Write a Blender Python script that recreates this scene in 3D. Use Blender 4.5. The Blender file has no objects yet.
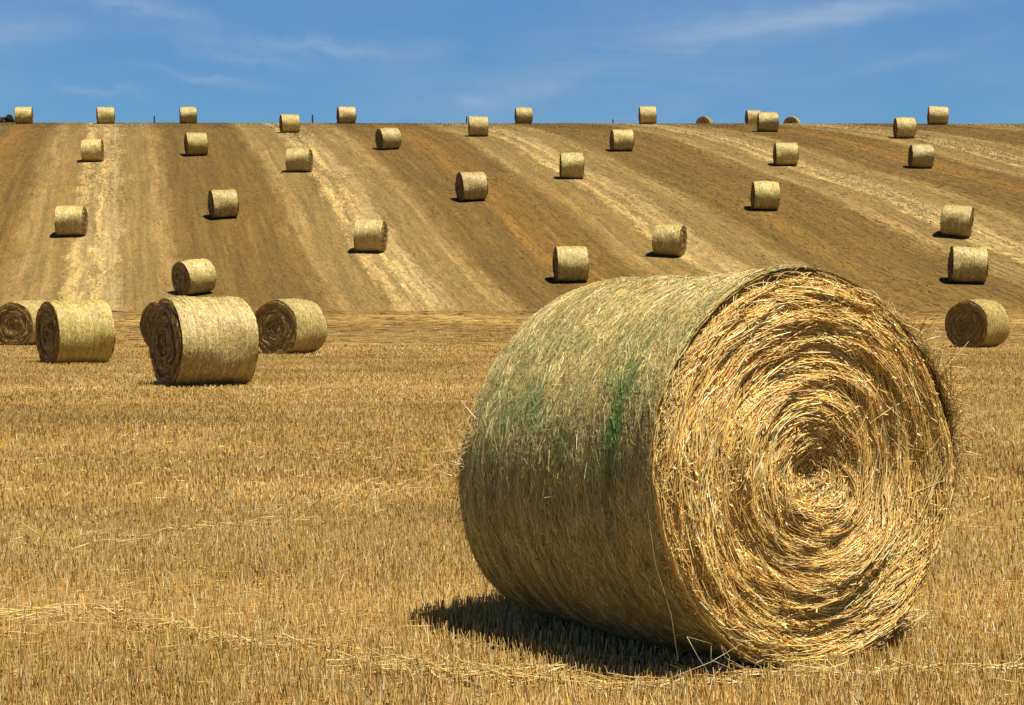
import bpy, math, random
import numpy as np

rng = np.random.default_rng(11)
random.seed(11)
C = bpy.context.scene.collection
SC = bpy.context.scene

# ------------------------------------------------------------------ camera constants
F_PX, CAM_H, HOR = 1620.0, 1.375, 302.0
SUN_AZ, SUN_EL = math.radians(40), math.radians(68.5)      # from the right, a little towards the camera
SUN = np.array([math.cos(SUN_AZ) * math.cos(SUN_EL), -math.sin(SUN_AZ) * math.cos(SUN_EL), math.sin(SUN_EL)])

# ------------------------------------------------------------------ terrain profile
KY = np.array([-400, 0, 51, 57, 65, 73, 80, 89, 98.5, 107, 115, 125, 135, 139, 150, 165, 180, 200, 260, 400, 3000], float)
KZ = np.array([0, 0, 0, .55, 2.1, 3.8, 5.65, 7.75, 9.6, 11.5, 13.1, 14.75, 16.2, 16.72, 17.8, 18.95, 19.7, 20, 18, 10, -60], float)

KZ = np.where(KZ > 0, KZ * .993, KZ)

def _slopes():
    h = np.diff(KY); d = np.diff(KZ) / h
    m = np.zeros(len(KY)); m[-1] = d[-1]
    for i in range(1, len(KY) - 1):
        if d[i - 1] * d[i] > 0:
            w1 = 2 * h[i] + h[i - 1]; w2 = h[i] + 2 * h[i - 1]
            m[i] = (w1 + w2) / (w1 / d[i - 1] + w2 / d[i])
    return h, m
_H, _M = _slopes()

def profile(y):
    y = np.asarray(y, float)
    i = np.clip(np.searchsorted(KY, y) - 1, 0, len(KY) - 2)
    h = _H[i]; t = (y - KY[i]) / h
    return (KZ[i] * (2*t**3 - 3*t**2 + 1) + _M[i] * h * (t**3 - 2*t**2 + t)
            + KZ[i+1] * (-2*t**3 + 3*t**2) + _M[i+1] * h * (t**3 - t**2))

def ground_z(x, y):
    x = np.asarray(x, float)
    z = profile(y) - .0012 * np.clip(x, -120, 120) * np.clip((np.asarray(y, float) - 60) / 80, 0, 1)
    near = np.clip(1 - np.asarray(y, float) / 60, 0, 1)
    z = z + near * .018 * (np.sin(x * 1.3 + .6 * y) * np.sin(y * .9 + 1) + .6 * np.sin(x * 2.9 - y * 1.7))
    z = z + .055 * np.exp(-((x - .75) ** 2 + (np.asarray(y, float) - 6.3) ** 2) / (2 * 1.6 ** 2))
    return z

# ------------------------------------------------------------------ smooth random fields (sums of waves)
class Waves:
    def __init__(self, seed, kx, ky, n=14):
        r = np.random.default_rng(seed)
        self.kx = r.normal(size=n) * kx; self.ky = r.normal(size=n) * ky; self.p = r.random(n) * 2 * np.pi
        self.n = n
    def __call__(self, x, y):
        o = 0
        for a, b, p in zip(self.kx, self.ky, self.p):
            o = o + np.cos(a * x + b * y + p)
        return o * math.sqrt(2.0 / self.n)        # about unit variance

def smooth(a, b, x):
    t = np.clip((x - a) / (b - a), 0, 1)
    return t * t * (3 - 2 * t)

# ------------------------------------------------------------------ field colours (linear albedo)
ALB = .62                                     # straw's own albedo, matched with the exposure
TAN = (.176, .119, .039); BROWN = (.116, .071, .017); CHAFF = (.41, .292, .110); EDGE = (.23, .154, .052); RUST = (.180, .096, .016)
CENT = [-60.6, -46, -31.6, -17.2, -3.6, 9.7, 24.3, 38.8, 53.2, 67.8, 82.4, 97, 111.5]
S0, S1 = -70.0, 120.0
def stripe_stops():
    st = []
    for i, c in enumerate(CENT):
        st += [(c - 4.1, BROWN), (c - 3.05, EDGE), (c - 2.7, TAN), (c - 1.25, TAN), (c - .8, CHAFF), (c - .5, (.21, .15, .06)), (c - .1, (.225, .16, .065)), (c + .15, CHAFF),
               (c + .5, (.22, .155, .062)), (c + .85, (.30, .22, .095)), (c + 1.3, TAN), (c + 2.8, TAN), (c + 3.05, EDGE), (c + 4.1, BROWN)]
        if i + 1 < len(CENT):
            mid = (c + CENT[i + 1]) / 2
            st += [(mid - .6, BROWN), (mid + .3, RUST), (mid + 1.3, BROWN)]
    return [q for q in st if S0 < q[0] < S1]
STOPS = stripe_stops()
_sp = np.array([q[0] for q in STOPS]); _sc = np.array([q[1] for q in STOPS])
FORE = np.array((.295, .178, .048))
_wav_s = Waves(3, .25, .12); _wav_h = Waves(4, .05, 1.6); _wav_f = Waves(5, .09, .35); _wav_e = Waves(6, .4, .1)

def field_s(x, y):
    s = x + .215 * y
    return s + np.clip((10 - s) / 14, -1, 1) * .028 * (y - 95) * smooth(55, 60, y)

def field_colour(x, y):
    s = field_s(x, y) + .22 * _wav_s(x, y)
    hill = np.stack([np.interp(s, _sp, _sc[:, k]) for k in range(3)], -1)
    t = smooth(59.2, 60.8, y + .35 * _wav_e(x, y))[..., None]
    fl = FORE * (1 + .07 * _wav_h(x, y) + .06 * _wav_f(x, y))[..., None]
    return hill * t + fl * (1 - t)

# ------------------------------------------------------------------ mesh building
class Geo:
    def __init__(self): self.v = []; self.f = []; self.c = []; self.n = 0
    def add(self, v, f, c):
        v = np.asarray(v, np.float32).reshape(-1, 3); c = np.asarray(c, np.float32)
        if c.ndim == 1: c = np.repeat(c[None], len(v), 0)
        self.v.append(v); self.f.append(np.asarray(f, np.int64) + self.n); self.c.append(c[:, :3]); self.n += len(v)
    def obj(self, name, mat, parent=None, smooth_=True):
        me = bpy.data.meshes.new(name)
        v = np.concatenate(self.v); f = np.concatenate(self.f); c = np.concatenate(self.c)
        me.vertices.add(len(v)); me.vertices.foreach_set('co', v.ravel())
        me.loops.add(f.size); me.loops.foreach_set('vertex_index', f.ravel().astype(np.int32))
        me.polygons.add(len(f)); me.polygons.foreach_set('loop_start', (np.arange(len(f)) * 4).astype(np.int32))
        me.polygons.foreach_set('use_smooth', np.full(len(f), smooth_))
        me.update(calc_edges=True)
        a = me.color_attributes.new('tint', 'FLOAT_COLOR', 'POINT')
        a.data.foreach_set('color', np.concatenate([c, np.ones((len(c), 1), np.float32)], 1).ravel())
        me.materials.append(mat)
        o = bpy.data.objects.new(name, me); C.objects.link(o)
        if parent: o.parent = parent
        return o

def nrm(a): return a / np.maximum(np.linalg.norm(a, axis=-1, keepdims=True), 1e-9)

def ribbons(g, P, w, up, col, taper=1.0):
    N, K, _ = P.shape
    t = np.gradient(P, axis=1); a = nrm(np.cross(t, np.broadcast_to(up[:, None], P.shape)))
    tw = np.linspace(1, taper, K)[None, :, None] * np.asarray(w).reshape(-1, 1, 1)
    V = np.stack([P - a * tw, P + a * tw], 2)                     # N,K,2,3
    i = (np.arange(N)[:, None] * K + np.arange(K - 1)[None]) * 2
    F = np.stack([i, i + 1, i + 3, i + 2], -1).reshape(-1, 4)
    g.add(V, F, np.repeat(col, K * 2, 0))

def tubes(g, P, r, up, col, sides=3):
    N, K, _ = P.shape
    t = nrm(np.gradient(P, axis=1)); a = nrm(np.cross(t, np.broadcast_to(up[:, None], P.shape))); b = np.cross(a, t)
    tw = np.ones(K); tw[0] = .75; tw[-1] = .55
    tw = tw[None, :, None] * np.asarray(r).reshape(-1, 1, 1)
    V = np.stack([P + tw * (math.cos(p) * a + math.sin(p) * b) for p in np.arange(sides) * 2 * np.pi / sides], 2)
    i = (np.arange(N)[:, None] * K + np.arange(K - 1)[None]) * sides
    F = np.concatenate([np.stack([i + k, i + (k + 1) % sides, i + sides + (k + 1) % sides, i + sides + k], -1).reshape(-1, 4) for k in range(sides)])
    g.add(V, F, np.repeat(col, K * sides, 0))

def palette(n, cols, wts, jit=.14):
    k = rng.choice(len(cols), n, p=np.array(wts) / sum(wts))
    c = np.array(cols)[k]
    return np.clip(ALB * c * (1 + jit * rng.normal(size=(n, 1))) * (1 + .04 * rng.normal(size=(n, 3))), .01, .85)

def grid_faces(n, m, wrap=False):
    i = np.arange(n - 1)[:, None] * m; j = np.arange(m if wrap else m - 1)[None]
    j2 = (j + 1) % m
    return np.stack([i + j, i + j2, i + m + j2, i + m + j], -1).reshape(-1, 4)

# ------------------------------------------------------------------ materials
def new_mat(name):
    m = bpy.data.materials.new(name); m.use_nodes = True
    nt = m.node_tree
    return m, nt, nt.nodes['Principled BSDF']

def N(nt, kind, **kw):
    n = nt.nodes.new(kind)
    for k, v in kw.items():
        if k.startswith('i_'): n.inputs[k[2:].replace('_', ' ')].default_value = v
        else: setattr(n, k, v)
    return n

def math_(nt, op, a, b=None, c=None, clamp=False):
    n = nt.nodes.new('ShaderNodeMath'); n.operation = op; n.use_clamp = clamp
    for i, q in enumerate((a, b, c)):
        if q is None: continue
        if isinstance(q, (int, float)): n.inputs[i].default_value = q
        else: nt.links.new(q, n.inputs[i])
    return n.outputs[0]

def mix_(nt, typ, fac, a, b):
    n = nt.nodes.new('ShaderNodeMix'); n.data_type = 'RGBA'; n.blend_type = typ
    for idx, q in ((0, fac), (6, a), (7, b)):
        if isinstance(q, (int, float)): n.inputs[idx].default_value = q
        elif isinstance(q, tuple): n.inputs[idx].default_value = (*q, 1)
        else: nt.links.new(q, n.inputs[idx])
    return n.outputs[2]

def noise_(nt, vec, scale, detail=4, rough=.6):
    n = nt.nodes.new('ShaderNodeTexNoise'); n.inputs['Scale'].default_value = scale
    n.inputs['Detail'].default_value = detail; n.inputs['Roughness'].default_value = rough
    if vec is not None: nt.links.new(vec, n.inputs['Vector'])
    return n.outputs['Fac']

def map_(nt, v, a, b, c, d):
    n = nt.nodes.new('ShaderNodeMapRange'); n.inputs[1].default_value = a; n.inputs[2].default_value = b
    n.inputs[3].default_value = c; n.inputs[4].default_value = d
    nt.links.new(v, n.inputs[0]); return n.outputs[0]

def straw_mat(name, rough=.55, spec=.3, noise_scale=30, amt=.25, bump=0.0, trans=0.0):
    m, nt, b = new_mat(name)
    at = N(nt, 'ShaderNodeAttribute', attribute_name='tint')
    tc = nt.nodes.new('ShaderNodeTexCoord')
    f = noise_(nt, tc.outputs['Object'], noise_scale)
    k = map_(nt, f, .3, .7, 1 - amt, 1 + amt)
    col = nt.nodes.new('ShaderNodeVectorMath'); col.operation = 'SCALE'
    nt.links.new(at.outputs['Color'], col.inputs[0]); nt.links.new(k, col.inputs['Scale'])
    oi = nt.nodes.new('ShaderNodeObjectInfo')
    nt.links.new(mix_(nt, 'MULTIPLY', 1.0, col.outputs[0], oi.outputs['Color']), b.inputs['Base Color'])
    b.inputs['Roughness'].default_value = rough; b.inputs['Specular IOR Level'].default_value = spec
    if bump:
        bp = nt.nodes.new('ShaderNodeBump'); bp.inputs['Strength'].default_value = .8; bp.inputs['Distance'].default_value = bump
        f2 = noise_(nt, tc.outputs['Object'], noise_scale * 1.7, 5)
        nt.links.new(f2, bp.inputs['Height']); nt.links.new(bp.outputs[0], b.inputs['Normal'])
    return m

M_STRAW = straw_mat('straw', .5, .35, 14, .18)
M_SIDE = straw_mat('wrapped_straw', .5, .35, 9, .2, .012)
M_STUB = straw_mat('stubble_stalk', .55, .25, 3, .12)
M_WOOD = straw_mat('weathered_wood', .85, .15, 20, .3, .01)
M_LEAF = straw_mat('hedge_leaf', .6, .2, 2, .2)

def fill_ramp(el, stops):
    el[0].position = 0; el[1].position = 1
    for p, c in stops[1:-1]: el.new(min(max(p, .0005), .9995))
    for i, (p, c) in enumerate(stops): el[i].color = (*c, 1)

def ground_mat():
    m, nt, b = new_mat('stubble_ground')
    geo = nt.nodes.new('ShaderNodeNewGeometry'); sep = nt.nodes.new('ShaderNodeSeparateXYZ')
    nt.links.new(geo.outputs['Position'], sep.inputs[0]); X, Y = sep.outputs[0], sep.outputs[1]
    def vec(ax, ay):
        c = nt.nodes.new('ShaderNodeCombineXYZ'); nt.links.new(math_(nt, 'MULTIPLY', X, ax), c.inputs[0]); nt.links.new(math_(nt, 'MULTIPLY', Y, ay), c.inputs[1]); return c.outputs[0]
    s = math_(nt, 'ADD', X, math_(nt, 'MULTIPLY', Y, .215))
    fan = math_(nt, 'MULTIPLY', math_(nt, 'SUBTRACT', 10, s), 1 / 14)
    fan = math_(nt, 'MINIMUM', math_(nt, 'MAXIMUM', fan, -1), 1)
    s = math_(nt, 'ADD', s, math_(nt, 'MULTIPLY', fan, math_(nt, 'MULTIPLY', math_(nt, 'SUBTRACT', Y, 95), .028)))
    sv = nt.nodes.new('ShaderNodeCombineXYZ'); nt.links.new(math_(nt, 'MULTIPLY', s, 1.0), sv.inputs[0]); nt.links.new(math_(nt, 'MULTIPLY', Y, .22), sv.inputs[1])
    j1 = noise_(nt, sv.outputs[0], 1.1, 6, .7); j2 = noise_(nt, sv.outputs[0], 5.0, 3)
    sj = math_(nt, 'ADD', s, map_(nt, j1, .3, .7, -.5, .5)); sj = math_(nt, 'ADD', sj, map_(nt, j2, .3, .7, -.22, .22))
    ramps = []
    # several colour ramps side by side, each a slice of the field's width
    pieces = [(S0, -39), (-39, -10.5), (-10.5, 17), (17, 46), (46, 75), (75, S1)]
    col = None
    for a, bb in pieces:
        cr = nt.nodes.new('ShaderNodeValToRGB'); el = cr.color_ramp.elements
        st = [q for q in STOPS if a < q[0] < bb]
        st = [(a, tuple(np.array([np.interp(a, _sp, _sc[:, k]) for k in range(3)])))] + st + [(bb, tuple(np.array([np.interp(bb, _sp, _sc[:, k]) for k in range(3)])))]
        while len(st) > 32: st.pop(len(st) // 2 if len(st) % 2 else 1)
        fill_ramp(el, [((p - a) / (bb - a), c) for p, c in st])
        nt.links.new(map_(nt, sj, a, bb, 0, 1), cr.inputs[0])
        col = cr.outputs[0] if col is None else mix_(nt, 'MIX', math_(nt, 'GREATER_THAN', sj, a), col, cr.outputs[0])
    # streaks along the working direction and blotches
    sl_ = nt.nodes.new('ShaderNodeCombineXYZ'); nt.links.new(s, sl_.inputs[0]); nt.links.new(math_(nt, 'MULTIPLY', Y, .045), sl_.inputs[1])
    st0 = noise_(nt, sl_.outputs[0], 1.5, 7, .72)
    col = mix_(nt, 'MULTIPLY', 1.0, col, mix_(nt, 'MIX', map_(nt, st0, .32, .68, 0, 1), (.72, .71, .70), (1.26, 1.27, 1.3)))
    s2 = nt.nodes.new('ShaderNodeCombineXYZ'); nt.links.new(s, s2.inputs[0]); nt.links.new(math_(nt, 'MULTIPLY', Y, .02), s2.inputs[1])
    st2 = noise_(nt, s2.outputs[0], 4.2, 5, .6)
    col = mix_(nt, 'MULTIPLY', 1.0, col, mix_(nt, 'MIX', map_(nt, st2, .34, .66, 0, 1), (.80, .79, .78), (1.2, 1.21, 1.24)))
    go = noise_(nt, sl_.outputs[0], .42, 5, .6)
    col = mix_(nt, 'MIX', map_(nt, go, .56, .72, 0, .5), col, (.21, .12, .022))
    st1 = noise_(nt, sv.outputs[0], 2.4, 8, .75)
    col = mix_(nt, 'MULTIPLY', 1.0, col, mix_(nt, 'MIX', map_(nt, st1, .3, .7, 0, 1), (.82, .80, .77), (1.17, 1.18, 1.2)))
    bl = noise_(nt, vec(.09, .05), 1.0, 6, .65)
    col = mix_(nt, 'MULTIPLY', 1.0, col, mix_(nt, 'MIX', map_(nt, bl, .35, .65, 0, 1), (.92, .90, .85), (1.08, 1.08, 1.08)))
    # the level near field and the headland at the foot of the slope
    hb = noise_(nt, vec(.05, 1.3), 1.0, 6, .7); hb2 = noise_(nt, vec(.25, .25), 1.0, 5, .6)
    fl = mix_(nt, 'MIX', map_(nt, hb, .35, .65, 0, 1), (.215, .132, .038), (.30, .193, .061))
    fl = mix_(nt, 'MULTIPLY', 1.0, fl, mix_(nt, 'MIX', map_(nt, hb2, .3, .7, 0, 1), (.82, .8, .76), (1.15, 1.15, 1.15)))
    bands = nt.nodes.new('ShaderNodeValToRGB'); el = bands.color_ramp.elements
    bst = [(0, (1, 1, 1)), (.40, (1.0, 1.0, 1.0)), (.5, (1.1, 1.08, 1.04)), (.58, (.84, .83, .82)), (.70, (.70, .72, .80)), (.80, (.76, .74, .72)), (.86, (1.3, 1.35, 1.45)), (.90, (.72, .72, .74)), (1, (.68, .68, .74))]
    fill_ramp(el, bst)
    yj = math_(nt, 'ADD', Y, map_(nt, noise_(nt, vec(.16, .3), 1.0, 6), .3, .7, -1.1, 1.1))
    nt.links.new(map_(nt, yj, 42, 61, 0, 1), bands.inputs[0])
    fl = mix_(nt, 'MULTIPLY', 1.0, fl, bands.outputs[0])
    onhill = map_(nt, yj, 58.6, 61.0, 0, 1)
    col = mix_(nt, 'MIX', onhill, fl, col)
    # fine straw grain
    g1 = noise_(nt, geo.outputs['Position'], 9, 6, .75); g2 = noise_(nt, geo.outputs['Position'], 70, 4, .7)
    col = mix_(nt, 'MULTIPLY', 1.0, col, mix_(nt, 'MIX', map_(nt, g1, .3, .7, 0, 1), (.66, .63, .58), (1.3, 1.32, 1.36)))
    col = mix_(nt, 'MULTIPLY', 1.0, col, mix_(nt, 'MIX', map_(nt, g2, .3, .7, 0, 1), (.7, .68, .64), (1.2, 1.2, 1.2)))
    nt.links.new(col, b.inputs['Base Color']); b.inputs['Roughness'].default_value = .9; b.inputs['Specular IOR Level'].default_value = .15
    bp = nt.nodes.new('ShaderNodeBump'); bp.inputs['Strength'].default_value = .7; bp.inputs['Distance'].default_value = .03
    nt.links.new(math_(nt, 'ADD', g1, math_(nt, 'MULTIPLY', g2, .3)), bp.inputs['Height']); nt.links.new(bp.outputs[0], b.inputs['Normal'])
    return m

# ------------------------------------------------------------------ ground sheet
def axis(parts):
    o = []
    for a, b, s in parts: o += list(np.arange(a, b, s))
    return np.array(o)
ys = np.concatenate([axis([(-300, -40, 20), (-40, 0, 2), (0, 60, .4), (60, 150, 1), (150, 270, 3), (270, 600, 20), (600, 3001, 200)])])
xp = np.concatenate([np.arange(0, 14, .4), np.arange(14, 80, 2), np.arange(80, 200, 10), np.geomspace(200, 2500, 14)])
xs = np.concatenate([-xp[:0:-1], xp])
GX, GY = np.meshgrid(xs, ys)
g = Geo(); g.add(np.stack([GX, GY, ground_z(GX, GY)], -1), grid_faces(len(ys), len(xs)), np.array([.4, .3, .12]))
gr = g.obj('ground', ground_mat()); gr['kind'] = 'structure'

# ------------------------------------------------------------------ straw bales
STRAWS = [(.80, .51, .145), (.87, .64, .24), (.66, .375, .085), (.90, .76, .41), (.42, .215, .045)]
SHADED_ENDS = [(.44, .27, .075), (.60, .41, .15), (.30, .17, .045), (.86, .68, .34), (.16, .085, .025)]  # browner straw for far bale ends, their shade put into the colour
SIDES = [(.82, .635, .235), (.90, .745, .335), (.72, .51, .155), (.94, .82, .45), (.54, .345, .08), (.66, .56, .20)]
GREEN = [(.30, .40, .11), (.19, .34, .06), (.42, .46, .18)]

class Shape:
    """local frame: axis along x, resting on z = 0"""
    def __init__(self, R, L, seed, flat=.035, round_a=.012, round_b=.05, amp=.0055, sag=.985, bulge=0.0):
        self.R, self.L, self.ra, self.rb, self.flat, self.amp, self.sag, self.bulge = R, L, round_a, round_b, flat, amp, sag, bulge
        self.wr = Waves(seed, 0, 0); r = np.random.default_rng(seed)
        self.kt = r.integers(1, 7, 10); self.ks = r.normal(size=10) * 3.5; self.ph = r.random(10) * 6.28
        self.er = r.normal(size=26) * 26; self.et = r.integers(-3, 4, 26); self.ep = r.random(26) * 6.28
        self.er2 = r.normal(size=20) * 60; self.et2 = r.integers(-9, 10, 20); self.ep2 = r.random(20) * 6.28
    def rad(self, th, s):
        u = np.clip(s / (self.L / 2), -1, 1)
        r = self.R * (1 - np.where(u > 0, self.ra, self.rb) * np.abs(u) ** 5)
        for a, b, p in zip(self.kt, self.ks, self.ph): r = r + self.amp * np.cos(a * th + b * s + p)
        if self.bulge:                           # slumped low on the shaded side, most at the back end
            dg = (np.degrees(th) % 360 - 222) / 24
            r = r + self.bulge * np.exp(-dg ** 2) * (1 - smooth(-.5, .62, s))
        r = r + .0022 * np.cos(46 * s + self.ph[0] + .6 * np.cos(3 * th)) + .0018 * np.cos(83 * s + self.ph[1]) + .0025 * np.cos(17 * s + self.ph[2])
        return r
    def place(self, th, s, r):
        sn = np.sin(th); z = self.R * self.sag + r * np.where(sn < 0, sn * self.sag, sn)
        z = np.where(z < self.flat * 2, self.flat + z * .5, z) - self.flat      # sits flattened on the ground
        return np.stack([s, r * np.cos(th), z], -1)
    def relief(self, r, th):
        o = 0; e = smooth(.03, .2, r)
        for a, b, p in zip(self.er, self.et, self.ep): o = o + .0034 * np.cos(a * r + b * th + p) * e
        for a, b, p in zip(self.er2, self.et2, self.ep2): o = o + .0016 * np.cos(a * r + b * th + p) * e
        return o - .055 * np.exp(-(r / .10) ** 2) - .028 * smooth(self.R - .07, self.R, r)

def side_part(sh, parent, n, wid, green, core=(96, 30), sides=0, lift=1.0):
    g = Geo(); R, L = sh.R, sh.L
    th = np.linspace(0, 2 * np.pi, core[0], endpoint=False); s = np.linspace(-L / 2, L / 2, core[1])
    S, T = np.meshgrid(s, th, indexing='ij')
    r = sh.rad(T, S) - .006 + .003 * rng.normal(size=S.shape)
    base = ALB * np.array((.62, .485, .19))
    cc = base * (1 + .1 * rng.normal(size=(S.size, 1)))
    g.add(sh.place(T, S, r), grid_faces(core[1], core[0], True), cc)
    t0 = rng.random(n) * 2 * np.pi; s0 = (rng.random(n) - .5) * L * .995
    d = rng.normal(size=n) * .33 + .12; wild = rng.random(n) < .04; d = np.where(wild, rng.normal(size=n) * 1.1, d)
    ln = rng.uniform(.025, .10, n) * (1 if wid < .004 else 1.8)
    K = 4; k = np.linspace(-.5, .5, K)[None]
    tt = t0[:, None] + ln[:, None] * k * np.cos(d)[:, None] / R
    ss = np.clip(s0[:, None] + ln[:, None] * k * np.sin(d)[:, None], -L / 2, L / 2)
    h = rng.exponential(.0016, n)[:, None] * lift + .001 + rng.normal(size=n)[:, None] * .004 * k * np.where(wild, 3, 1)[:, None] * lift
    P = sh.place(tt, ss, sh.rad(tt, ss) + h)
    streak = .5 + .5 * np.sin(s0 * 38 + 1.7 * np.sin(s0 * 13)) * np.cos(s0 * 17 + 2)
    col = palette(n, SIDES, [4, 4, 3, 2.2, 1.6, 1.2])
    col *= (.82 + .3 * streak + .06 * np.sin(s0 * 97 + 3 * np.sin(t0)))[:, None]
    if green:
        deg = np.degrees(t0) % 360
        band = np.exp(-((deg - 163) / 20) ** 2)
        st = (.85 * np.exp(-((s0 - .40) / .05) ** 2) + .5 * np.exp(-((s0 - .28) / .03) ** 2) + .45 * np.exp(-((s0 - .1) / .05) ** 2)
              + .6 * np.exp(-((s0 + .10) / .045) ** 2) + .8 * np.exp(-((s0 + .27) / .06) ** 2) + .7 * np.exp(-((s0 + .44) / .06) ** 2))
        pg = np.clip(band * st * 1.0 + .20 * np.exp(-((deg - 158) / 30) ** 2), 0, .7)
        hot = np.exp(-((s0 - .40) / .04) ** 2 - ((deg - 165) / 4.5) ** 2)
        pg = np.clip(pg + .25 * hot, 0, .75)
        patch = Waves(77, 9, 16, 20)(t0 * 1.0, s0) + .6 * Waves(78, 30, 60, 20)(t0, s0)
        pg = pg * np.clip(.75 + .5 * patch, .1, 1.5) * (1 - hot) + pg * hot
        isg = rng.random(n) < pg
        gc = palette(n, GREEN, [4, 1.5, 4]); gc = gc * (1 - hot[:, None]) + np.array((.075, .25, .04)) * hot[:, None]
        col = np.where(isg[:, None], gc, col)
    up = nrm(np.stack([np.zeros(n), np.cos(t0), np.sin(t0)], -1) + .24 * rng.normal(size=(n, 3)))
    ribbons(g, P, wid * rng.uniform(.6, 1.3, n), up, col, .5)
    return g.obj('wrapped_side', M_SIDE, parent)

def end_part(sh, sgn, parent, n, wid, rings=40, segs=120, tube=True, bundles=10, lift=1.0, chaff=False, cols=None, bright=1.0):
    """one rolled end: straw laid in turns round the core, a real relief with thousands of stems"""
    g = Geo(); R, L = sh.R, sh.L
    th = np.linspace(0, 2 * np.pi, segs, endpoint=False); rr = np.linspace(0.004, 1, rings)
    RR, T = np.meshgrid(rr, th, indexing='ij')
    rim = sh.rad(T, sgn * L / 2 + 0 * T)
    r = RR * rim
    def put(r, t, h):
        p = sh.place(t, sgn * (L / 2 + h), r); return p
    g.add(put(r, T, sh.relief(r, T) - .022), grid_faces(rings, segs, True), ALB * np.array((.38, .23, .065)) * (1 + .15 * rng.normal(size=(RR.size, 1))))
    nb = n // bundles
    rb = np.sqrt(rng.random(nb)) * (R - .01); tb = rng.random(nb) * 2 * np.pi
    lb = rng.uniform(.08, .26, nb) * np.clip(rb / .3, .35, 1.1); db = rng.normal(size=nb) * .17 + .06; hb = rng.normal(size=nb) * .0075
    tilt = rng.normal(size=nb) * .05; shade = rng.normal(size=nb)
    i = np.repeat(np.arange(nb), bundles); m = len(i)
    r0 = np.clip(rb[i] + rng.normal(size=m) * .011, .01, R - .004); t0 = tb[i] + rng.normal(size=m) * .05 / np.maximum(r0, .08)
    ln = lb[i] * rng.uniform(.5, 1.25, m); d = db[i] + rng.normal(size=m) * .11 + (rng.random(m) < .05) * rng.normal(size=m) * .9
    d = d + np.exp(-(r0 / .1) ** 2) * rng.normal(size=m) * .9
    K = 5; k = np.linspace(-.5, .5, K)[None]
    bend = rng.uniform(.65, 1.05, m)[:, None]
    rad = r0[:, None] + ln[:, None] * k * np.sin(d)[:, None] + (1 - bend) * .5 * (ln[:, None] * k) ** 2 / np.maximum(r0, .08)[:, None]
    tt = t0[:, None] + ln[:, None] * k * np.cos(d)[:, None] / np.maximum(r0, .06)[:, None]
    lim = sh.rad(tt, sgn * L / 2 + 0 * tt)
    rad = np.clip(rad, .004, lim)
    h = sh.relief(rad, tt) + (hb[i] + rng.normal(size=m) * .006)[:, None] * lift + (tilt[i] + rng.normal(size=m) * .05)[:, None] * k * ln[:, None] * lift
    P = put(rad, tt, h)
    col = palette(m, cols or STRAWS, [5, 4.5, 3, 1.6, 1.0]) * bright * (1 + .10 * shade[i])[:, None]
    up = np.repeat(np.array([[float(sgn), 0, 0]]), m, 0) + .35 * rng.normal(size=(m, 3))
    (tubes if tube else ribbons)(g, P, wid * rng.uniform(.6, 1.35, m), nrm(up), np.clip(col, .02, .85))
    if chaff:                                    # broken bits and dust caught between the stems
        m = 16000; r0 = np.sqrt(rng.random(m)) * (R - .02); t0 = rng.random(m) * 2 * np.pi; ln = rng.uniform(.01, .045, m); d = rng.normal(size=m) * .8
        k = np.linspace(-.5, .5, 3)[None]
        rad = np.clip(r0[:, None] + ln[:, None] * k * np.sin(d)[:, None], .004, R - .005); tt = t0[:, None] + ln[:, None] * k * np.cos(d)[:, None] / np.maximum(r0, .05)[:, None]
        h = sh.relief(rad, tt) + rng.normal(size=m)[:, None] * .007 + .006 + rng.normal(size=m)[:, None] * .5 * k * ln[:, None]
        ribbons(g, put(rad, tt, h), .0016 * rng.uniform(.6, 1.6, m), nrm(np.repeat(np.array([[float(sgn), 0, 0]]), m, 0) + .5 * rng.normal(size=(m, 3))), palette(m, STRAWS, [5, 5, 3, 3, 1]) * bright)
    return g.obj('rolled_end', M_STRAW, parent)

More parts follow.
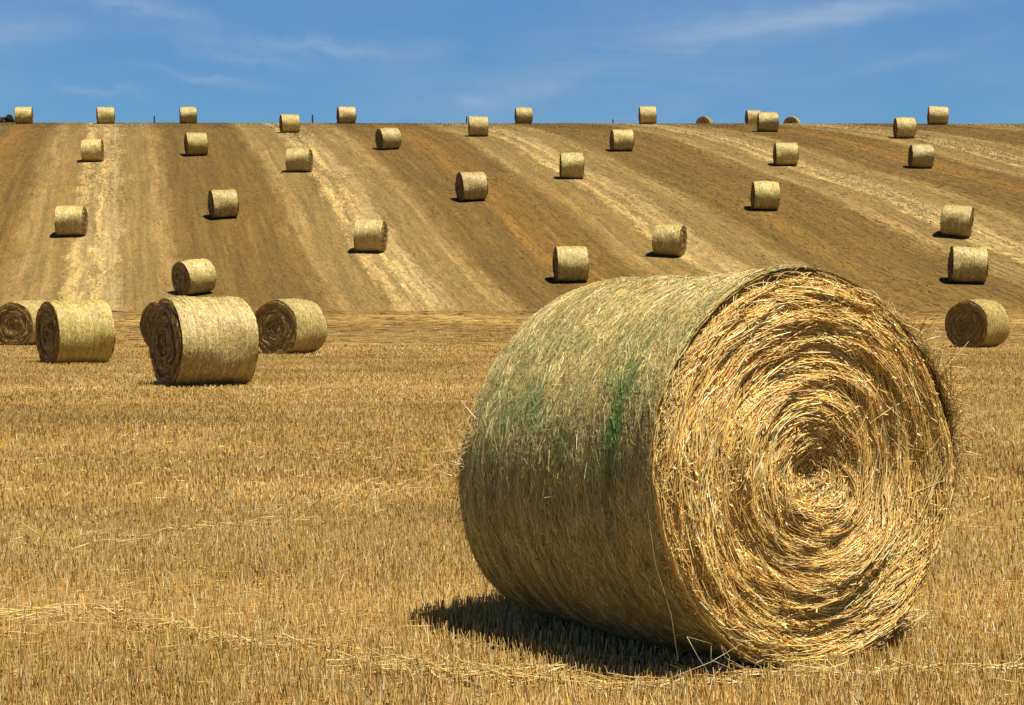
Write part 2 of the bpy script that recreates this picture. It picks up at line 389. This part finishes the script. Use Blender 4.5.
def fringe_part(sh, parent, n, wid, lo, hi, strong=1.0):
    """loose stems that stand out from the rim of the front end"""
    g = Geo(); R, L = sh.R, sh.L
    t0 = np.radians(np.concatenate([rng.normal((lo + hi) / 2, (hi - lo) / 3.2, int(n * .6)), rng.random(n - int(n * .6)) * 360]))
    hotr = np.exp(-((np.degrees(t0) - (lo + hi) / 2) / (hi - lo) * 1.6) ** 2) * strong
    s0 = L / 2 + rng.normal(size=n) * .03 - .02
    ln = rng.uniform(.04, .12, n) * (1 + .35 * hotr)
    dt = rng.normal(size=n) * .5 + rng.choice([-1, 1], n) * .5; dr = np.abs(rng.normal(size=n)) * (.08 + .26 * hotr); ds = rng.normal(size=n) * .35 + .12
    v = nrm(np.stack([ds, dt, dr], -1))
    K = 4; k = np.linspace(0, 1, K)[None]
    rr = sh.rad(t0, s0)[:, None] - .015 + ln[:, None] * k * v[:, 2:3] - .03 * (k ** 2) * (1 - hotr)[:, None]
    tt = t0[:, None] + ln[:, None] * k * v[:, 1:2] / R
    ss = s0[:, None] + ln[:, None] * k * v[:, 0:1]
    P = sh.place(tt, ss, rr)
    col = palette(n, STRAWS, [5, 5, 2, 2, .6])
    tubes(g, P, wid * rng.uniform(.6, 1.2, n), nrm(rng.normal(size=(n, 3))), col)
    # stray stems off the back rim, on the shaded side
    n2 = n // 14
    t0 = np.radians(rng.normal(176, 9, n2)); s0 = -L / 2 + rng.uniform(0, .12, n2)
    ln = rng.uniform(.08, .26, n2); K = 4
    tt = t0[:, None] + ln[:, None] * k * rng.normal(.25, .5, n2)[:, None] / R
    rr = sh.rad(t0, s0)[:, None] - .01 + ln[:, None] * k * rng.uniform(.1, .45, n2)[:, None]
    ss = s0[:, None] - ln[:, None] * k * rng.uniform(.0, .5, n2)[:, None]
    tubes(g, sh.place(tt, ss, rr), wid * rng.uniform(.6, 1.1, n2), nrm(rng.normal(size=(n2, 3))), palette(n2, STRAWS, [4, 5, 1, 3, .3]))
    # a hanging stem and bent stems at the lower corner
    def stem(pts, r):
        P = np.array(pts, float)[None]; tubes(g, P, np.array([r]), np.array([[.3, .5, .8]]), ALB * np.array([[.66, .52, .26]]))
    e = L / 2
    stem([(e - .01, -.73, .60), (e + .0, -.71, .42), (e + .005, -.65, .24), (e + .0, -.62, .08)], .0013)
    stem([(e + .03, -.50, .13), (e + .05, -.62, .17), (e + .07, -.59, .10), (e + .08, -.55, .04)], .0013)
    stem([(e + .05, -.38, .12), (e + .08, -.54, .08), (e + .1, -.74, .05), (e + .12, -.94, .03)], .0015)
    for q in range(4):
        a = rng.uniform(-.55, -.4); stem([(e + .02, a, .12), (e + .05, a + rng.normal() * .03, .08), (e + .06, a + rng.normal() * .06, .03)], .0012)
    o = g.obj('loose_straw', M_STRAW, parent); o['kind'] = 'stuff'
    return o

def bale_root(loc, rz, ry, label):
    o = bpy.data.objects.new('straw_bale', None); C.objects.link(o)
    o.location = loc; o.rotation_euler = (0, ry, rz); o.empty_display_size = .3
    o['label'] = label; o['category'] = 'straw bale'
    return o

# the big one in front
NB_R, NB_L, NB_YAW = .735, 1.275, .565
near_n = np.array([math.sin(NB_YAW), -math.cos(NB_YAW)])
NB_FACE = np.array([1.09, 5.80])
ctr = NB_FACE - near_n * NB_L / 2
NB_RZ = math.atan2(near_n[1], near_n[0])
big = bale_root((ctr[0], ctr[1], float(ground_z(*ctr)) + .012), NB_RZ, -.035, 'huge round straw bale in front, with green streaks on its side and rolled end showing')
sh = Shape(NB_R, NB_L, 21, flat=.03, sag=.97, bulge=.075)
side_part(sh, big, 190000, .0014, True, (200, 60))
end_part(sh, 1, big, 84000, .0017, 60, 200, True, 14, .95, True, None, 1.36)
end_part(sh, -1, big, 5000, .0035, 30, 100, False, 10)
fringe_part(sh, big, 1200, .0018, -8, 55)

# prototypes of the bales further off: middle distance (a few) and far
GROUP = 'round straw bales scattered over the stubble field'
PR_R, PR_L = .75, 1.35
def prototype(seed, nside, nend, w, core, rings, segs):
    rs = np.random.default_rng(seed + 7)
    sh = Shape(PR_R, PR_L, seed, .045, rs.uniform(.02, .06), rs.uniform(.02, .06), .0065, .975)
    parts = []
    parts.append(side_part(sh, None, nside, w, False, core, 0, 1.0))
    parts.append(end_part(sh, 1, None, nend, w, rings, segs, False, 8, 1.6, False, SHADED_ENDS))
    parts.append(end_part(sh, -1, None, nend, w, rings, segs, False, 8, 1.6, False, SHADED_ENDS))
    return parts
PROTO = {'mid': [prototype(31 + i, 40000, 9000, .0034, (96, 24), 30, 96) for i in range(3)],
         'far': [prototype(51 + i, 6000, 2000, .008, (56, 12), 14, 56) for i in range(4)]}
proto_used = {}

PITCH = math.atan((352.5 - HOR) / F_PX)
def depth(y, z): return y * math.cos(PITCH) - (z - CAM_H) * math.sin(PITCH)
def row(y, z): return 352.5 - F_PX * (y * math.sin(PITCH) + (z - CAM_H) * math.cos(PITCH)) / depth(y, z)

def near_ray_y(px, py):
    """distance at which the sight line through a pixel meets the ground"""
    Y = np.arange(6, 139.5, .01); X = (px - 512) * Y / F_PX
    p = row(Y, ground_z(X, Y) + .05)
    return float(Y[np.argmin(np.abs(p - py))])

# x0, x1, top, bottom, side whose end is in view, how open that end is, detail, fixed distance, label
BALES = [
 (15.5, 33, 109, 126.5, 'R', .1, 'far', 136, 'straw bale on the skyline farthest left, next to the dark bush'),
 (97.5, 114.5, 107.5, 125, 'L', .05, 'far', 136, 'straw bale on the skyline at the top of the leftmost pale windrow'),
 (180, 196.5, 106.5, 123.5, 'L', .05, 'far', 137.5, 'straw bale on the skyline, first one right of the leftmost post'),
 (82, 104, 137.5, 160.5, 'R', .15, 'far', 0, 'straw bale just below the skyline on the leftmost pale windrow'),
 (185.5, 208, 131, 154.5, 'L', .15, 'far', 0, 'straw bale just under the skyline bale, on the brown stripe at left'),
 (211, 237.5, 187.5, 216.5, 'L', .2, 'far', 0, 'straw bale halfway down the brown stripe at left, short shadow at its left end'),
 (55.5, 87.5, 204, 234.5, 'R', .2, 'far', 0, 'straw bale halfway up the slope, beside the left edge of the leftmost pale windrow'),
 (174, 217.5, 257, 292.7, 'L', .5, 'far', 0, 'straw bale with dark open end seen just above the largest bale of the left cluster'),
 (280, 300, 113, 132, 'L', .15, 'far', 0, 'straw bale breaking the skyline just left of the second post'),
 (337, 356, 105.5, 123, 'L', .15, 'far', 138, 'straw bale on the skyline, first one right of the second post'),
 (286, 313, 147, 171, 'R', .2, 'far', 0, 'straw bale near the top of the second pale windrow from the left'),
 (376, 402, 126.5, 148.5, 'L', .35, 'far', 0, 'straw bale just under the skyline at centre left with a dark rounded left end'),
 (468.5, 488, 115, 135.5, 'L', .05, 'far', 0, 'straw bale half above the skyline with a thin post at its left'),
 (456, 488.5, 170, 199.5, 'L', .3, 'far', 0, 'straw bale tilted slightly, alone in mid slope on the brown stripe at centre'),
 (354, 386.5, 217.5, 250.5, 'R', .2, 'far', 0, 'straw bale low on the slope beside the second pale windrow from the left'),
 (515, 532.5, 105.5, 122.5, 'L', .1, 'far', 138.5, 'straw bale standing on the skyline above the middle of the field'),
 (639, 656.5, 107.5, 126, 'L', .1, 'far', 137, 'straw bale on the skyline, first one left of the left half-hidden brown bale top'),
 (610, 634, 128, 150, 'L', .2, 'far', 0, 'straw bale near the ridge on brown ground, above right of the bale on third windrow'),
 (559.5, 583.5, 151, 177.5, 'L', .08, 'far', 0, 'straw bale upper centre, standing on the third pale windrow from the left'),
 (651.5, 686, 222, 254.5, 'R', .25, 'far', 0, 'straw bale just above the huge bale, its lit end turned right beside the third windrow'),
 (554, 588, 243.5, 280, 'L', .15, 'far', 0, 'straw bale lowest on the slope at centre, just left above the huge bale'),
 (746, 760.5, 108, 122.5, 'L', .2, 'far', 150, 'straw bale on the ridge partly hidden behind another bale at its right'),
 (757, 778, 111, 131, 'L', .1, 'far', 0, 'straw bale at the ridge standing in front of a partly hidden bale'),
 (893.5, 916, 116, 137.5, 'L', .2, 'far', 0, 'straw bale at the skyline, lower and left of the pair at upper right'),
 (927.5, 947.5, 108, 127, 'L', .1, 'far', 136.5, 'straw bale on the skyline farthest right, wholly against the blue sky'),
 (773.5, 798, 141, 164.5, 'L', .15, 'far', 0, 'straw bale below the right half-hidden bale top, on the fourth pale windrow'),
 (908, 933, 143, 167, 'L', .2, 'far', 0, 'straw bale at upper right, directly below the two skyline bales there'),
 (751, 779, 179, 208.5, 'L', .15, 'far', 0, 'straw bale in mid slope on brown ground, above the top of the huge bale'),
 (940.5, 971, 203, 235, 'R', .1, 'far', 0, 'straw bale with long thin shadow, upper of the close pair near the right frame edge'),
 (948, 986, 244, 281, 'L', .15, 'far', 0, 'straw bale at right, lower of the close pair near the frame edge'),
 (946, 1009, 298, 346, 'L', .86, 'mid', 0, 'straw bale on level stubble at right with a dark round end facing left'),
 (37, 114, 297, 361.5, 'L', .36, 'mid', 0, 'second nearest bale of the left cluster, pale side with narrow dark end'),
 (149, 258, 293, 382, 'L', .38, 'mid', 0, 'largest bale of the left cluster, broad pale side and dark left end'),
 (255, 325, 297.5, 352, 'L', .78, 'mid', 0, 'rightmost bale of the left cluster with its coiled straw end open to view'),
 (-5, 60, 299, 343.5, 'L', .82, 'mid', 0, 'leftmost bale of the left cluster, brown coiled end, cut by the frame edge'),
 (141, 205, 299, 345.5, 'L', .62, 'mid', 0, 'bale almost wholly hidden behind the largest bale of the left cluster, brown edge showing'),
 (696.5, 712.5, 116, 131, 'E', .97, 'far', 165, 'brown top of a straw bale behind the ridge, left of the skyline pair'),
 (784, 800.5, 115.5, 130.5, 'E', .97, 'far', 165, 'brown top of a straw bale behind the ridge, right of the skyline pair'),
]
cnt = {'mid': 0, 'far': 0}
for (x0, x1, top, bot, side, w, det, dist, label) in BALES:
    px = (x0 + x1) / 2
    Y = dist if dist else near_ray_y(px, bot)
    D = (bot - top) * Y / F_PX + (.02 if det == 'far' else .08)
    if dist >= 150: D = 1.48
    D = min(max(D, 1.36), 1.6)
    L = ((x1 - x0) * Y / F_PX - D * w) / max(math.sqrt(1 - w * w), .3)
    L = min(max(L, .82 * D), 1.0 * D)
    if side == 'E': L = .9 * D
    yc = Y + (0.25 * L * w)                      # the contact line's middle lies a little further back
    X = (px - 512) * depth(yc, float(profile(yc)) + .7) / F_PX
    be = math.atan2(px - 512, F_PX); q = math.sqrt(1 - w * w); sg = -1 if side in 'LE' else 1
    nx = -math.sin(be) * w + sg * math.cos(be) * q; ny = -math.cos(be) * w - sg * math.sin(be) * q
    z = float(ground_z(X, yc)) - .02
    if dist >= 150:                              # beyond the brow: rests on the falling ground
        z = float(ground_z(X, yc)) - .02
    o = bale_root((X, yc, z), math.atan2(ny, nx), 0, label); o['group'] = GROUP
    o.scale = (L / PR_L, D / (2 * PR_R), D / (2 * PR_R))
    sl_y = float(profile(yc + .5) - profile(yc - .5))
    o.rotation_euler[1] = -math.atan(sl_y * ny) + random.uniform(-.025, .025)      # lies along the slope
    tv = random.uniform(.84, 1.04); tone = (tv, tv * random.uniform(.96, 1.0), tv * random.uniform(.78, .95), 1)
    o.scale[1] *= random.uniform(.99, 1.05)
    k = cnt[det] % len(PROTO[det]); cnt[det] += 1
    for p in PROTO[det][k]:
        if (det, k) in proto_used:
            c = p.copy(); C.objects.link(c)
        else: c = p
        c.parent = o; c.color = tone
    proto_used[(det, k)] = True

# ------------------------------------------------------------------ stubble
STUB = [(.77, .50, .15), (.84, .60, .225), (.69, .42, .105), (.92, .74, .385), (.50, .295, .065)]
def scatter(y0, y1, dens, margin=1.2):
    """points on the part of the field the view can reach, even density"""
    hw = 512 / F_PX * margin
    e = 1.6                                      # and a little more to either side
    yy = np.linspace(y0, y1, 400); cdf = hw * (yy ** 2 - y0 ** 2) + 2 * e * (yy - y0)
    n = int(dens * cdf[-1])
    y = np.interp(rng.random(n) * cdf[-1], cdf, yy)
    x = (rng.random(n) * 2 - 1) * (hw * y + e)
    return x, y
def under_big(x, y, lim):
    dx, dy = x - ctr[0], y - ctr[1]
    s = dx * near_n[0] + dy * near_n[1]; u = dx * near_n[1] - dy * near_n[0]
    return (np.abs(s) < NB_L / 2 + .015) & (np.abs(u) < lim)
pale_f = Waves(8, 1.1, 1.1); dens_f = Waves(9, .5, 1.5); pale_far = Waves(10, .35, .6)

def stub_layer(g, y0, y1, dens, h0, h1, wid, tube, rows=.0, lean=.14, rel=.8, tone=(1, 1, 1), fade=None):
    x, y = scatter(y0, y1, dens)
    if rows:
        yr = y + .06 * x
        y = y + rel * (np.round(yr / rows) * rows - yr) + rng.normal(size=len(x)) * rows * .16
    keep = (~under_big(x, y, .28)) & (rng.random(len(x)) < .8 + .25 * dens_f(x, y))
    if fade: keep &= rng.random(len(x)) > smooth(fade[0], fade[1], y + 1.2 * _wav_e(x, y))
    x, y = x[keep], y[keep]; n = len(x)
    z = ground_z(x, y) - .006
    h = rng.uniform(h0, h1, n) * (1 + .12 * dens_f(x * .7 + 3, y * .7))
    lx, ly = rng.normal(size=n) * lean * h, rng.normal(size=n) * lean * h
    K = 3
    k = np.linspace(0, 1, K)[None]
    bx = rng.normal(size=n) * .05 * h
    P = np.stack([x[:, None] + lx[:, None] * k + bx[:, None] * k * k, y[:, None] + ly[:, None] * k, z[:, None] + h[:, None] * k * (1 - .06 * k)], -1)
    pf = np.clip(.5 + .42 * pale_f(x, y), 0, 1)
    loc = field_colour(x, y) / FORE
    c = palette(n, STUB, [5, 3, 3.4, .9, 1.2], .10)
    white = rng.random(n) < .07 * pf
    c = np.where(white[:, None], ALB * np.array((.88, .77, .49)) * (1 + .06 * rng.normal(size=(n, 1))), c) * loc * (.87 + .2 * pf)[:, None] * np.array(tone)
    up = np.stack([rng.normal(size=n) * .5, -np.ones(n), rng.normal(size=n) * .2], -1) if not tube else rng.normal(size=(n, 3))
    (tubes if tube else ribbons)(g, P, wid * rng.uniform(.7, 1.3, n), nrm(up), np.clip(c, .02, .86))

g = Geo()
stub_layer(g, 3.6, 12, 4800, .04, .10, .0024, True, .14, rel=.5, tone=(1.3, 1.33, 1.42), fade=(7.5, 12))
stub_layer(g, 7.5, 22, 1300, .025, .075, .0030, False, .16, rel=.5)
stub_layer(g, 22, 40, 420, .025, .065, .005, False, .32, rel=.4)
stub_layer(g, 40, 60, 120, .025, .06, .009, False, .8, rel=.3, fade=(49, 59.5))
stub_layer(g, 126, 146, 22, .03, .085, .012, False, 0)
o = g.obj('wheat_stubble', M_STUB); o['kind'] = 'stuff'; o['label'] = 'golden cut wheat stubble standing over the level field'; o['category'] = 'stubble'
# ------------------------------------------------------------------ loose straw lying about
def litter(g, x, y, zmax, l0, l1, wid, cols, wts, tube=True, ang=None, spread=1.6):
    n = len(x); a = rng.normal(size=n) * spread + (0 if ang is None else ang)
    ln = rng.uniform(l0, l1, n); K = 4; k = np.linspace(-.5, .5, K)[None]
    cv = rng.normal(size=n)[:, None] * .12 * ln[:, None]
    px = x[:, None] + ln[:, None] * k * np.cos(a)[:, None] - cv * k * k * np.sin(a)[:, None]
    py = y[:, None] + ln[:, None] * k * np.sin(a)[:, None] + cv * k * k * np.cos(a)[:, None]
    zz = ground_z(x, y)[:, None] + rng.uniform(.008, zmax, n)[:, None] + rng.normal(size=n)[:, None] * .18 * ln[:, None] * k
    P = np.stack([px, py, np.maximum(zz, ground_z(px, py) + .004)], -1)
    up = nrm(np.stack([rng.normal(size=n) * .4, rng.normal(size=n) * .4, np.ones(n)], -1))
    c = palette(n, cols, wts, .12)
    (tubes if tube else ribbons)(g, P, wid * rng.uniform(.7, 1.3, n), up, c)
g = Geo()
x, y = scatter(3.6, 10, 300); kk = ~under_big(x, y, .5); litter(g, x[kk], y[kk], .035, .04, .16, .0018, STUB, [5, 3, 3.5, .8, 2])
x, y = scatter(10, 26, 50); litter(g, x, y, .035, .04, .12, .003, STUB, [5, 2, 4, .2, 2], False)
o = g.obj('straw_litter', M_STRAW); o['kind'] = 'stuff'; o['label'] = 'loose cut straw lying between the stubble'; o['category'] = 'straw'

def ground_pt(px, py):
    Y = CAM_H * F_PX / (py - HOR); return (px - 512) * Y / F_PX, Y
def trail(g, pts, n, wd, zmax, l0, l1):
    q = np.array([ground_pt(*p) for p in pts]); seg = np.linalg.norm(np.diff(q, axis=0), axis=1); cum = np.r_[0, np.cumsum(seg)]
    t = rng.random(n) * cum[-1]; x = np.interp(t, cum, q[:, 0]); y = np.interp(t, cum, q[:, 1])
    dx = np.interp(t + .05, cum, q[:, 0]) - np.interp(t - .05, cum, q[:, 0]); dy = np.interp(t + .05, cum, q[:, 1]) - np.interp(t - .05, cum, q[:, 1])
    a = np.arctan2(dy, dx); off = rng.normal(size=n) * wd * (.6 + .4 * np.sin(t * 3.1))
    x = x - np.sin(a) * off; y = y + np.cos(a) * off
    litter(g, x, y, zmax, l0, l1, .0024, STUB, [4, 6, 1, 2.5, .3], True, a, .5)
g = Geo()
trail(g, [(-60, 640), (0, 634), (50, 628), (85, 622), (115, 632), (165, 640), (230, 656), (300, 664), (360, 676), (420, 690), (520, 704)], 380, .07, .05, .05, .2)
trail(g, [(330, 690), (420, 694), (520, 700), (600, 690), (650, 680), (690, 668)], 170, .05, .05, .06, .24)
trail(g, [(480, 702), (640, 706), (760, 700), (880, 698), (1040, 696)], 300, .06, .05, .06, .22)
trail(g, [(-40, 560), (140, 548), (300, 520), (420, 490)], 260, .4, .08, .05, .14)
trail(g, [(700, 664), (780, 662), (850, 656), (915, 646)], 800, .05, .10, .05, .2)
o = g.obj('straw_trail', M_STRAW); o['kind'] = 'stuff'; o['label'] = 'pale wisps of dropped straw trailing across the near stubble'; o['category'] = 'straw'

# chaff rows left up the slope, real loose straw over the pale stripes
g = Geo()
n = 60000
ci = rng.choice([2, 3, 4, 5, 6, 7, 8, 9], n); cs = np.array(CENT)[ci]; y = 61 + 78 * np.sqrt(rng.random(n))
off = np.array([-.75, .1, .85])[rng.choice(3, n, p=[.35, .4, .25])] + rng.normal(size=n) * .28
s_t = cs + off + .22 * np.sin(y * .35 + cs) + .12 * np.sin(y * 1.1)
x = s_t - .215 * y
for it in range(3): x = x - (field_s(x, y) - s_t)
kk = (np.abs(x) < .36 * y + 5) & (rng.random(n) < .4 + .35 * Waves(14, .15, .35)(x, y)); x, y = x[kk], y[kk]
litter(g, x, y, .03, .1, .3, .012, [(.54, .41, .185), (.66, .52, .27), (.45, .32, .13)], [5, 3, 3], False, math.pi / 2 + .2, .35)
n = 180000
y = np.sqrt(rng.random(n) * (141 ** 2 - 50 ** 2) + 50 ** 2); x = (rng.random(n) * 2 - 1) * (.36 * y + 5)
K = 2; k = np.linspace(-.5, .5, 2)[None]; ln = rng.uniform(.12, .5, n); a = np.where(y > 60, math.pi / 2 + .22, 0) + rng.normal(size=n) * .16
px_ = x[:, None] + ln[:, None] * k * np.cos(a)[:, None]; py_ = y[:, None] + ln[:, None] * k * np.sin(a)[:, None]
P = np.stack([px_, py_, ground_z(px_, py_) + rng.uniform(.005, .014, n)[:, None]], -1)
c = field_colour(x, y) * np.clip(1.08 + .2 * rng.normal(size=(n, 1)), .5, 1.8)
ribbons(g, P, .013 * rng.uniform(.6, 1.3, n), nrm(np.stack([rng.normal(size=n) * .25, rng.normal(size=n) * .25, np.ones(n)], -1)), np.clip(c, .02, .8))
o = g.obj('chaff_rows', M_STRAW); o['kind'] = 'stuff'; o['label'] = 'loose straw in pale rows and brown stripes running up the slope'; o['category'] = 'straw'

# ------------------------------------------------------------------ posts on the ridge
POSTS = [(155.5, 116.5, .10, .03, 'leftmost thin dark post on the skyline, between two bales'),
         (313.5, 115.5, .12, -.02, 'thin dark post on the skyline just right of a bale, second from left'),
         (466.5, 117.0, .10, .05, 'thin dark post close against the left end of a skyline bale'),
         (612.5, 120.0, .09, .0, 'shortest dark post stub barely rising above the skyline right of centre')]
for px, top, wd, ln, label in POSTS:
    Y = 148.0; X = (px - 512) * Y / F_PX; zb = float(ground_z(X, Y)) - .25; zt = CAM_H + (HOR - top) * Y / F_PX
    g = Geo(); k = 8; th = np.arange(k) * 2 * np.pi / k; hs = np.array([zb, zb + .3, (zb + zt) / 2, zt - .06, zt]); rr = np.array([1, .98, .93, .9, .62]) * wd / 1.5
    V = [[(X + ln * (h - zb) + r * math.cos(t), Y + r * math.sin(t), h + (.05 * math.cos(t) * (i == 4))) for t in th] for i, (h, r) in enumerate(zip(hs, rr))]
    V.append([(X + ln * (zt - zb), Y, zt + .01)] * k)
    g.add(np.array(V), grid_faces(6, k, True), np.array((.035, .027, .02)))
    o = g.obj('fence_post', M_WOOD, None, False); o['label'] = label; o['category'] = 'post'; o['group'] = 'posts along the ridge'

# ------------------------------------------------------------------ dark bush behind the ridge, far left
def bush(px, Y, half_w, label, seed, ztop):
    r = np.random.default_rng(seed)
    X = (px - 512) * Y / F_PX; zb = float(ground_z(X, Y))
    o = bpy.data.objects.new('bush', None); C.objects.link(o); o.location = (X, Y, zb); o['label'] = label; o['category'] = 'bush'
    H = ztop - zb
    g = Geo(); n = 22000
    lumps = np.stack([r.uniform(-half_w, half_w, 40), r.uniform(-1.4, 1.4, 40), r.uniform(.3 * H, .86 * H, 40)], -1); sz = r.uniform(.5, 1.1, 40)
    i = r.integers(0, 40, n); p = lumps[i] + nrm(r.normal(size=(n, 3))) * (sz[i] * r.random(n) ** .4)[:, None]
    p[:, 2] = np.clip(p[:, 2], .1, H * 1.02)
    d = nrm(r.normal(size=(n, 3))); P = np.stack([p - d * .07, p + d * .07], 1)
    col = np.array((.026, .029, .013)) * r.uniform(.6, 1.7, (n, 1)) * np.array([1.2, 1, .9])
    ribbons(g, P, np.full(n, .05), nrm(r.normal(size=(n, 3))), col)
    g.obj('foliage', M_LEAF, o)
    for q in range(6):
        g = Geo(); x0 = r.uniform(-half_w * .7, half_w * .7)
        P = np.array([[(x0, 0, -.2), (x0 + r.normal() * .1, r.normal() * .1, .3 * H), (x0 + r.normal() * .3, r.normal() * .3, .8 * H)]])
        tubes(g, P, np.array([.06]), np.array([[1., .3, 0]]), np.array([[.06, .045, .03]]), 6); g.obj('stem', M_WOOD, o)
bush(-22, 196, 5.2, 'low dark bush behind the ridge at the far left edge', 5, CAM_H + (HOR - 115.2) * 196 / F_PX)

# ------------------------------------------------------------------ world, sun, camera
w = bpy.data.worlds.new('World'); SC.world = w; w.use_nodes = True
nt = w.node_tree; bg = nt.nodes['Background']
sky = nt.nodes.new('ShaderNodeTexSky'); sky.sky_type = 'NISHITA'; sky.sun_disc = False
sky.sun_elevation = SUN_EL; sky.sun_rotation = math.atan2(SUN[0], SUN[1])
sky.air_density = 1.0; sky.dust_density = 0.0; sky.ozone_density = 3.0; sky.altitude = 800
tc = nt.nodes.new('ShaderNodeTexCoord')
# deeper, polarised blue tint
tint = mix_(nt, 'MULTIPLY', 1.0, sky.outputs[0], (.47, .76, .97))
sep = nt.nodes.new('ShaderNodeSeparateXYZ'); nt.links.new(tc.outputs['Generated'], sep.inputs[0])
sky_dim = map_(nt, sep.outputs[2], .19, .42, 1.0, .32)  # upper sky, above the frame, dimmed to lessen its fill light
sky_dim = math_(nt, 'MULTIPLY', sky_dim, map_(nt, sep.outputs[2], .105, .18, .93, 1.06))
dv = nt.nodes.new('ShaderNodeVectorMath'); dv.operation = 'SCALE'; nt.links.new(tint, dv.inputs[0]); nt.links.new(sky_dim, dv.inputs['Scale']); tint = dv.outputs[0]
# wispy cirrus: stretched, warped noise on the sky's own directions
mp = nt.nodes.new('ShaderNodeMapping'); mp.inputs['Scale'].default_value = (5.0, 3.0, 26.0); mp.inputs['Rotation'].default_value = (0, math.radians(16), 0)
nt.links.new(tc.outputs['Generated'], mp.inputs[0])
n1 = nt.nodes.new('ShaderNodeTexNoise'); n1.inputs['Scale'].default_value = 1.3; n1.inputs['Detail'].default_value = 9; n1.inputs['Roughness'].default_value = .62; n1.inputs['Distortion'].default_value = .5
nt.links.new(mp.outputs[0], n1.inputs['Vector'])
n2 = noise_(nt, tc.outputs['Generated'], 5.0, 3, .5)
az = math_(nt, 'DIVIDE', sep.outputs[0], math_(nt, 'MAXIMUM', sep.outputs[1], .05)); el_ = math_(nt, 'DIVIDE', sep.outputs[2], math_(nt, 'MAXIMUM', sep.outputs[1], .05))
warp = map_(nt, noise_(nt, tc.outputs['Generated'], 22, 4, .6), .3, .7, -.014, .014)
az = math_(nt, 'ADD', az, warp); el_ = math_(nt, 'ADD', el_, math_(nt, 'MULTIPLY', warp, .5))
mask = map_(nt, n2, .42, .72, .04, .5)
# a few banks of cirrus: azimuth, elevation, half sizes, slope, strength
for a0, e0, sa, se, tl, am in [(-.165, .155, .035, .006, -.16, 1.0), (-.195, .140, .040, .0035, -.10, .8), (-.115, .160, .045, .004, -.04, .7), (-.245, .186, .055, .006, -.22, 1.0),
                               (-.255, .130, .020, .004, -.3, .55), (-.32, .165, .05, .008, .0, .5), (.15, .168, .085, .010, .16, .8), (.225, .182, .060, .007, .12, .95), (.025, .133, .02, .006, .3, .45), (-.02, .125, .02, .005, .2, .45), (.245, .150, .04, .005, .2, .4)]:
    da = math_(nt, 'SUBTRACT', az, a0); de = math_(nt, 'SUBTRACT', math_(nt, 'SUBTRACT', el_, e0), math_(nt, 'MULTIPLY', da, tl))
    q = math_(nt, 'ADD', math_(nt, 'POWER', math_(nt, 'ABSOLUTE', math_(nt, 'DIVIDE', da, sa)), 2), math_(nt, 'POWER', math_(nt, 'ABSOLUTE', math_(nt, 'DIVIDE', de, se)), 2))
    mask = math_(nt, 'ADD', mask, math_(nt, 'MULTIPLY', math_(nt, 'EXPONENT', math_(nt, 'MULTIPLY', q, -1)), am))
cl = map_(nt, n1.outputs['Fac'], .36, .74, .1, 1)
cl = math_(nt, 'MULTIPLY', math_(nt, 'MULTIPLY', cl, mask), .42, None, True)
final = mix_(nt, 'MIX', cl, tint, (6.5, 7.0, 7.6))
nt.links.new(final, bg.inputs['Color']); bg.inputs['Strength'].default_value = .05

sl = bpy.data.lights.new('sun', 'SUN'); sl.energy = 5.0; sl.angle = math.radians(.5); sl.color = (1, .925, .77)
so = bpy.data.objects.new('sun', sl); C.objects.link(so)
import mathutils
so.rotation_euler = mathutils.Vector(-SUN).to_track_quat('-Z', 'Y').to_euler()
so.location = (20, -10, 40)

cd = bpy.data.cameras.new('camera'); cam = bpy.data.objects.new('camera', cd); C.objects.link(cam)
cd.sensor_width = 36; cd.lens = 36 * F_PX / 1024; cd.clip_start = .1; cd.clip_end = 8000
cam.location = (0, 0, CAM_H); cam.rotation_euler = (math.pi / 2 - math.atan((352.5 - HOR) / F_PX), 0, 0)
SC.camera = cam
SC.view_settings.view_transform = 'Standard'; SC.view_settings.look = 'None'; SC.view_settings.exposure = .95; SC.view_settings.gamma = 1
SC.cycles.max_bounces = 6; SC.cycles.diffuse_bounces = 2
SC.cycles.use_denoising = True
